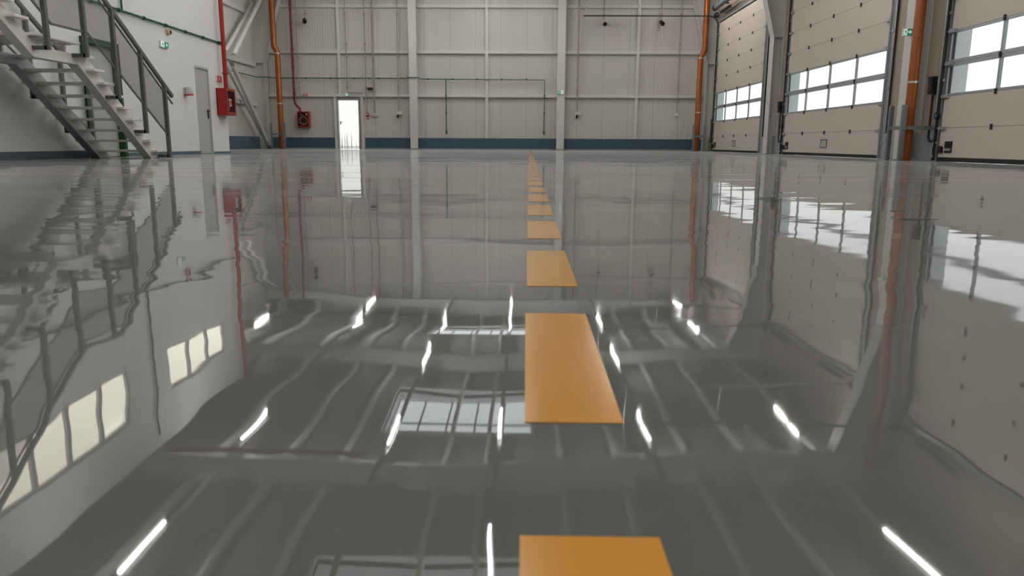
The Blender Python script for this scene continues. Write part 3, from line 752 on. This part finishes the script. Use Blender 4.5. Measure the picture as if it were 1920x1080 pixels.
conduit([(697, 0), (702, 212)], 'wider beige conduit dropping to the white socket box', .038)
conduit([(743, 0), (748, 209)], 'thin beige conduit beside the left wide column', .024)
conduit([(1085, 0), (1084, 100), (1082, 209)], 'beige conduit right of the wide column with exit sign', .035)
conduit([(1132, 0), (1132, 38)], 'short conduit holding the left spotlight of the right bay')
conduit([(1240, 0), (1240, 38)], 'short conduit holding the right spotlight of the right bay')
conduit([(1278, 0), (1274, 120), (1269, 212)], 'thin beige conduit near the far right corner', .018)
conduit([(569, 0), (572, 34)], 'short conduit holding the dark camera in the left bay', .016)

# small fittings on the far wall
def spot(px, py, mt, label):
    p = at_y(px, py, FY-.15)
    t = thing('spotlight', tuple(p), label, 'spotlight', 'wall spotlights')
    MB().box(p.x-.03, p.x+.03, FY-.15, FY-.001, p.z-.03, p.z+.03).tube([(p.x, FY-.15, p.z+.02), (p.x, FY-.2, p.z-.05)], .02, 8).build('arm', mt, t)
    MB().tube([(p.x-.03, FY-.16, p.z+.03), (p.x+.03, FY-.34, p.z-.09)], [.07, .09], 14).build('head', mt, t)
    MB().tube([(p.x+.03, FY-.34, p.z-.09), (p.x+.035, FY-.36, p.z-.105)], .085, 14).build('lens', M_black, t)
spot(572, 38, M_dark, 'dark camera spotlight high in the left bay')
spot(1132, 42, M_beige, 'pale spotlight with black lens, left one in the right bay')
spot(1240, 42, M_dark, 'dark spotlight with black lens, right one in the right bay')
def socket(px, py, label):
    p = at_y(px, py, FY-.06)
    t = thing('power_socket', tuple(p), label, 'socket', 'wall sockets')
    MB().box(p.x-.09, p.x+.02, FY-.12, FY-.001, p.z-.09, p.z+.09).build('box', M_wplast, t, .01)
    MB().tube([(p.x+.07, FY-.001, p.z+.04), (p.x+.07, FY-.13, p.z+.04)], .065, 14).build('cover', M_wplast, t)
    MB().tube([(p.x-.03, FY-.12, p.z-.04), (p.x-.05, FY-.22, p.z-.13)], .045, 12).build('plug', M_black, t)
socket(748.5, 214, 'white power socket with black plug, left of the left wide column')
socket(1083, 215, 'white power socket with black plug, right of the wide column with exit sign')
p = at_y(1268.5, 215, FY-.06)
tag(MB().box(p.x-.07, p.x+.07, FY-.1, FY-.001, p.z-.07, p.z+.07).build('junction_box', M_wplast, None, .01), 'small white junction box low on the right bay of the far wall', 'junction box')
p = at_y(703.5, 215.5, FY-.06)
t = thing('socket_box', tuple(p), 'wide white socket box right of the exit door', 'socket box')
MB().box(p.x-.13, p.x+.13, FY-.1, FY-.001, p.z-.06, p.z+.06).build('box', M_wplast, t, .01)
MB().box(p.x-.11, p.x+.11, FY-.105, FY-.1, p.z-.035, p.z+.035).build('lid', M_leaf, t)
p = at_y(689, 217, FY-.05)
t = thing('call_point', tuple(p), 'red fire call point right of the exit door', 'call point')
MB().box(p.x-.05, p.x+.05, FY-.08, FY-.001, p.z-.01, p.z+.13).build('box', M_red, t, .006)
MB().box(p.x-.03, p.x+.03, FY-.085, FY-.08, p.z+.03, p.z+.09).build('plate', M_wplast, t)
MB().box(p.x-.05, p.x+.05, FY-.02, FY-.001, p.z-.15, p.z-.02).build('sign', M_signr, t)
MB().box(p.x-.025, p.x+.025, FY-.024, FY-.02, p.z-.12, p.z-.06).build('symbol', M_wplast, t)
p = at_y(693.2, 166, FY-.1)
t = thing('alarm_sounder', tuple(p), 'dark red alarm sounder with two horns above the call point', 'alarm')
MB().box(p.x-.09, p.x+.11, FY-.08, FY-.001, p.z-.04, p.z+.04).build('base', M_dark, t)
for s, rr in ((-.035, .05), (.075, .05)): MB().tube([(p.x+s, FY-.08, p.z), (p.x+s, FY-.24, p.z-.01)], [rr*.6, rr], 12).build('horn', mat('maroon', (.06, .01, .01), .5) if s < 0 else M_dark, t)

# signs
def arrow_sign(loc, facing, label, wd, ht, depth, colr, group, flip=False):
    """lit box sign: body, coloured face, white running figure and arrow. facing: 'y' looks to -Y, 'x' looks to +X"""
    t = thing('exit_sign' if colr is M_signg else 'fire_sign', loc, label, 'sign', group)
    X, Y, Zz = loc
    def bx(a0, a1, d0, d1, z0, z1, nm, mt):
        b = MB()
        if facing == 'y': b.box(X+a0, X+a1, Y-d1, Y-d0, Zz+z0, Zz+z1)
        else: b.box(X+d0, X+d1, Y+a0, Y+a1, Zz+z0, Zz+z1)
        return b.build(nm, mt, t)
    def pl(poly, d0, d1, nm, mt):
        b = MB()
        if facing == 'y': b.prism([(X+a, Zz+z) for a, z in poly], 1, Y-d1, Y-d0)
        else: b.prism([(Y+a, Zz+z) for a, z in poly], 0, X+d0, X+d1)
        return b.build(nm, mt, t)
    h, v = wd/2, ht/2
    bx(-h, h, 0, depth, -v, v, 'body', M_wplast)
    split = .1*h
    if colr is M_signg:
        bx(-h*.96 if flip else -split, split if flip else h*.96, depth, depth+.003, -v*.9, v*.9, 'face', colr)
        c = (-.45 if flip else .5)*h; k = v*.55
        pl([(c-k, k*.35), (c, k*.35), (c, k), (c+k, 0), (c, -k), (c, -k*.35), (c-k, -k*.35)], depth+.003, depth+.006, 'arrow', M_signw)
        c = (.55 if flip else -.5)*h
        bx(min(c-.42*h, c+.42*h), max(c-.42*h, c+.42*h), depth, depth+.003, -v*.9, v*.9, 'panel', M_signw)
        pl([(c-.1*h, -v*.7), (c+.02*h, -v*.1), (c-.2*h, v*.1), (c-.05*h, v*.4), (c+.15*h, v*.35), (c+.25*h, 0), (c+.12*h, -.05*v), (c+.2*h, -v*.7), (c+.05*h, -v*.25)], depth+.003, depth+.006, 'figure', M_signg)
    else:
        bx(-h*.75, h*.75, depth, depth+.003, -v*.9, v*.9, 'face', colr)
        bx(-h*.3, h*.3, depth+.003, depth+.006, -v*.6, v*.6, 'symbol', M_wplast)
        bx(-h*.1, h*.1, depth+.006, depth+.009, -v*.4, v*.4, 'mark', colr)
    return t
p = at_y(652.5, 177.5, FY-.14); arrow_sign((p.x, FY-.136, p.z), 'y', 'green and white exit sign above the bright exit door', .2, .12, .03, M_signg, 'exit signs')
p = at_y(1051, 173.5, FY-.33); arrow_sign((p.x, FY-.33, p.z), 'y', 'green and white exit sign on the right wide column', .24, .14, .04, M_signg, 'exit signs', True)
p = at_y(1697, 61, 15.5); arrow_sign((7.48, 15.5, p.z), 'y', 'green and white exit sign beside the nearest orange downpipe', .17, .14, .06, M_signg, 'exit signs')
tag(MB().box(7.45, 7.58, 15.501, 15.54, p.z-.02, p.z+.02).build('sign_bracket', M_galv), 'small bracket holding the exit sign on the near right column', 'bracket')
arrow_sign((L, 16.72, 2.36), 'x', 'green and white exit sign on the white office wall', .36, .13, .04, M_signg, 'exit signs')
p = at_y(572.5, 178, FY-.14); arrow_sign((p.x, FY-.136, p.z), 'y', 'red and white fire sign above the far wall hose cabinet', .26, .10, .02, M_signr, 'fire signs')
arrow_sign((L, 19.6, 1.88), 'x', 'red and white fire sign above the office corner hose cabinet', .36, .15, .03, M_signr, 'fire signs')
t = thing('alarm_button', (L, 16.98, 2.66), 'small beige alarm unit above the exit sign on the office wall', 'alarm')
MB().box(L, L+.06, 16.9, 17.06, 2.61, 2.71).build('box', M_beige, t, .01)
MB().tube([(L+.06, 17.0, 2.66), (L+.075, 17.0, 2.66)], .035, 12).build('button', M_dark, t)
t = thing('wall_siren', (L, 17.62, 1.34), 'grey wall siren with red rim on the white office wall', 'siren')
MB().box(L, L+.03, 17.54, 17.70, 1.37, 1.52).build('back_plate', M_leaf, t)
MB().tube([(L+.08, 17.62, 1.53), (L+.10, 17.62, 1.37)], [.06, .09], 14).build('bell', M_leaf, t)
MB().tube([(L+.10, 17.62, 1.37), (L+.102, 17.62, 1.345)], .093, 14).build('rim', M_signr, t)

# ------------------------------------------------------------------ painted lines
ordw = 'first second third fourth fifth sixth seventh eighth ninth tenth'.split()
starts = [.0, .77, 1.56, 2.37, 3.15, 3.91, 4.67, 5.44] + [6.2+.795*i for i in range(31)]
base = MB().box(0, .108, 0, .53, .0002, .0012).build('floor_dash', M_yellow, None, 0, (0, 0, 0))
tens = ['', 'ten ', 'twenty ', 'thirty ']
num = 'one two three four five six seven eight nine ten eleven twelve thirteen fourteen fifteen sixteen seventeen eighteen nineteen twenty'.split()
def word(n): return num[n-1] if n <= 20 else ('twenty ' if n < 30 else 'thirty ') + (num[n % 10-1] if n % 10 else '')
for i, y in enumerate(starts):
    o = base if i == 0 else base.copy()
    if i: COL.objects.link(o)
    o.location = (.0045*y-.002, y, 0)
    if i == 0: lb = 'nearest yellow floor dash, cut by the bottom edge'
    elif i < 10: lb = 'yellow floor dash, %s from the bottom edge' % ordw[i]
    else: lb = 'small distant yellow floor dash, place %s from the viewer' % word(i+1).strip()
    tag(o, lb, 'floor marking', 'yellow dashes of the centre line')
for y, lb in ((6.42, 'nearer thin yellow line crossing the floor'), (7.52, 'farther thin yellow line crossing the floor')):
    o = MB()
    o.box(L+.03, .02, y, y+.09, .0002, .0009); o.box(.17, R-.1, y, y+.09, .0002, .0009)
    tag(o.build('floor_line', M_line), lb, 'floor marking', 'thin cross lines')

t = thing('sprinkler_pipe', (-5.6, 15.1, 6.2), 'red water pipe under a roof beam, mirrored left of the dashes', 'pipe')
MB().tube([(-7.7, 15.1, 6.25), (-3.4, 15.1, 6.35)], .05, 10).build('pipe', M_red, t)
for x in (-7.3, -5.5, -3.7): MB().tube([(x, 15.1, 6.3), (x, 15.15, roof(x)-.60)], .012, 6).build('hanger', M_galv, t)
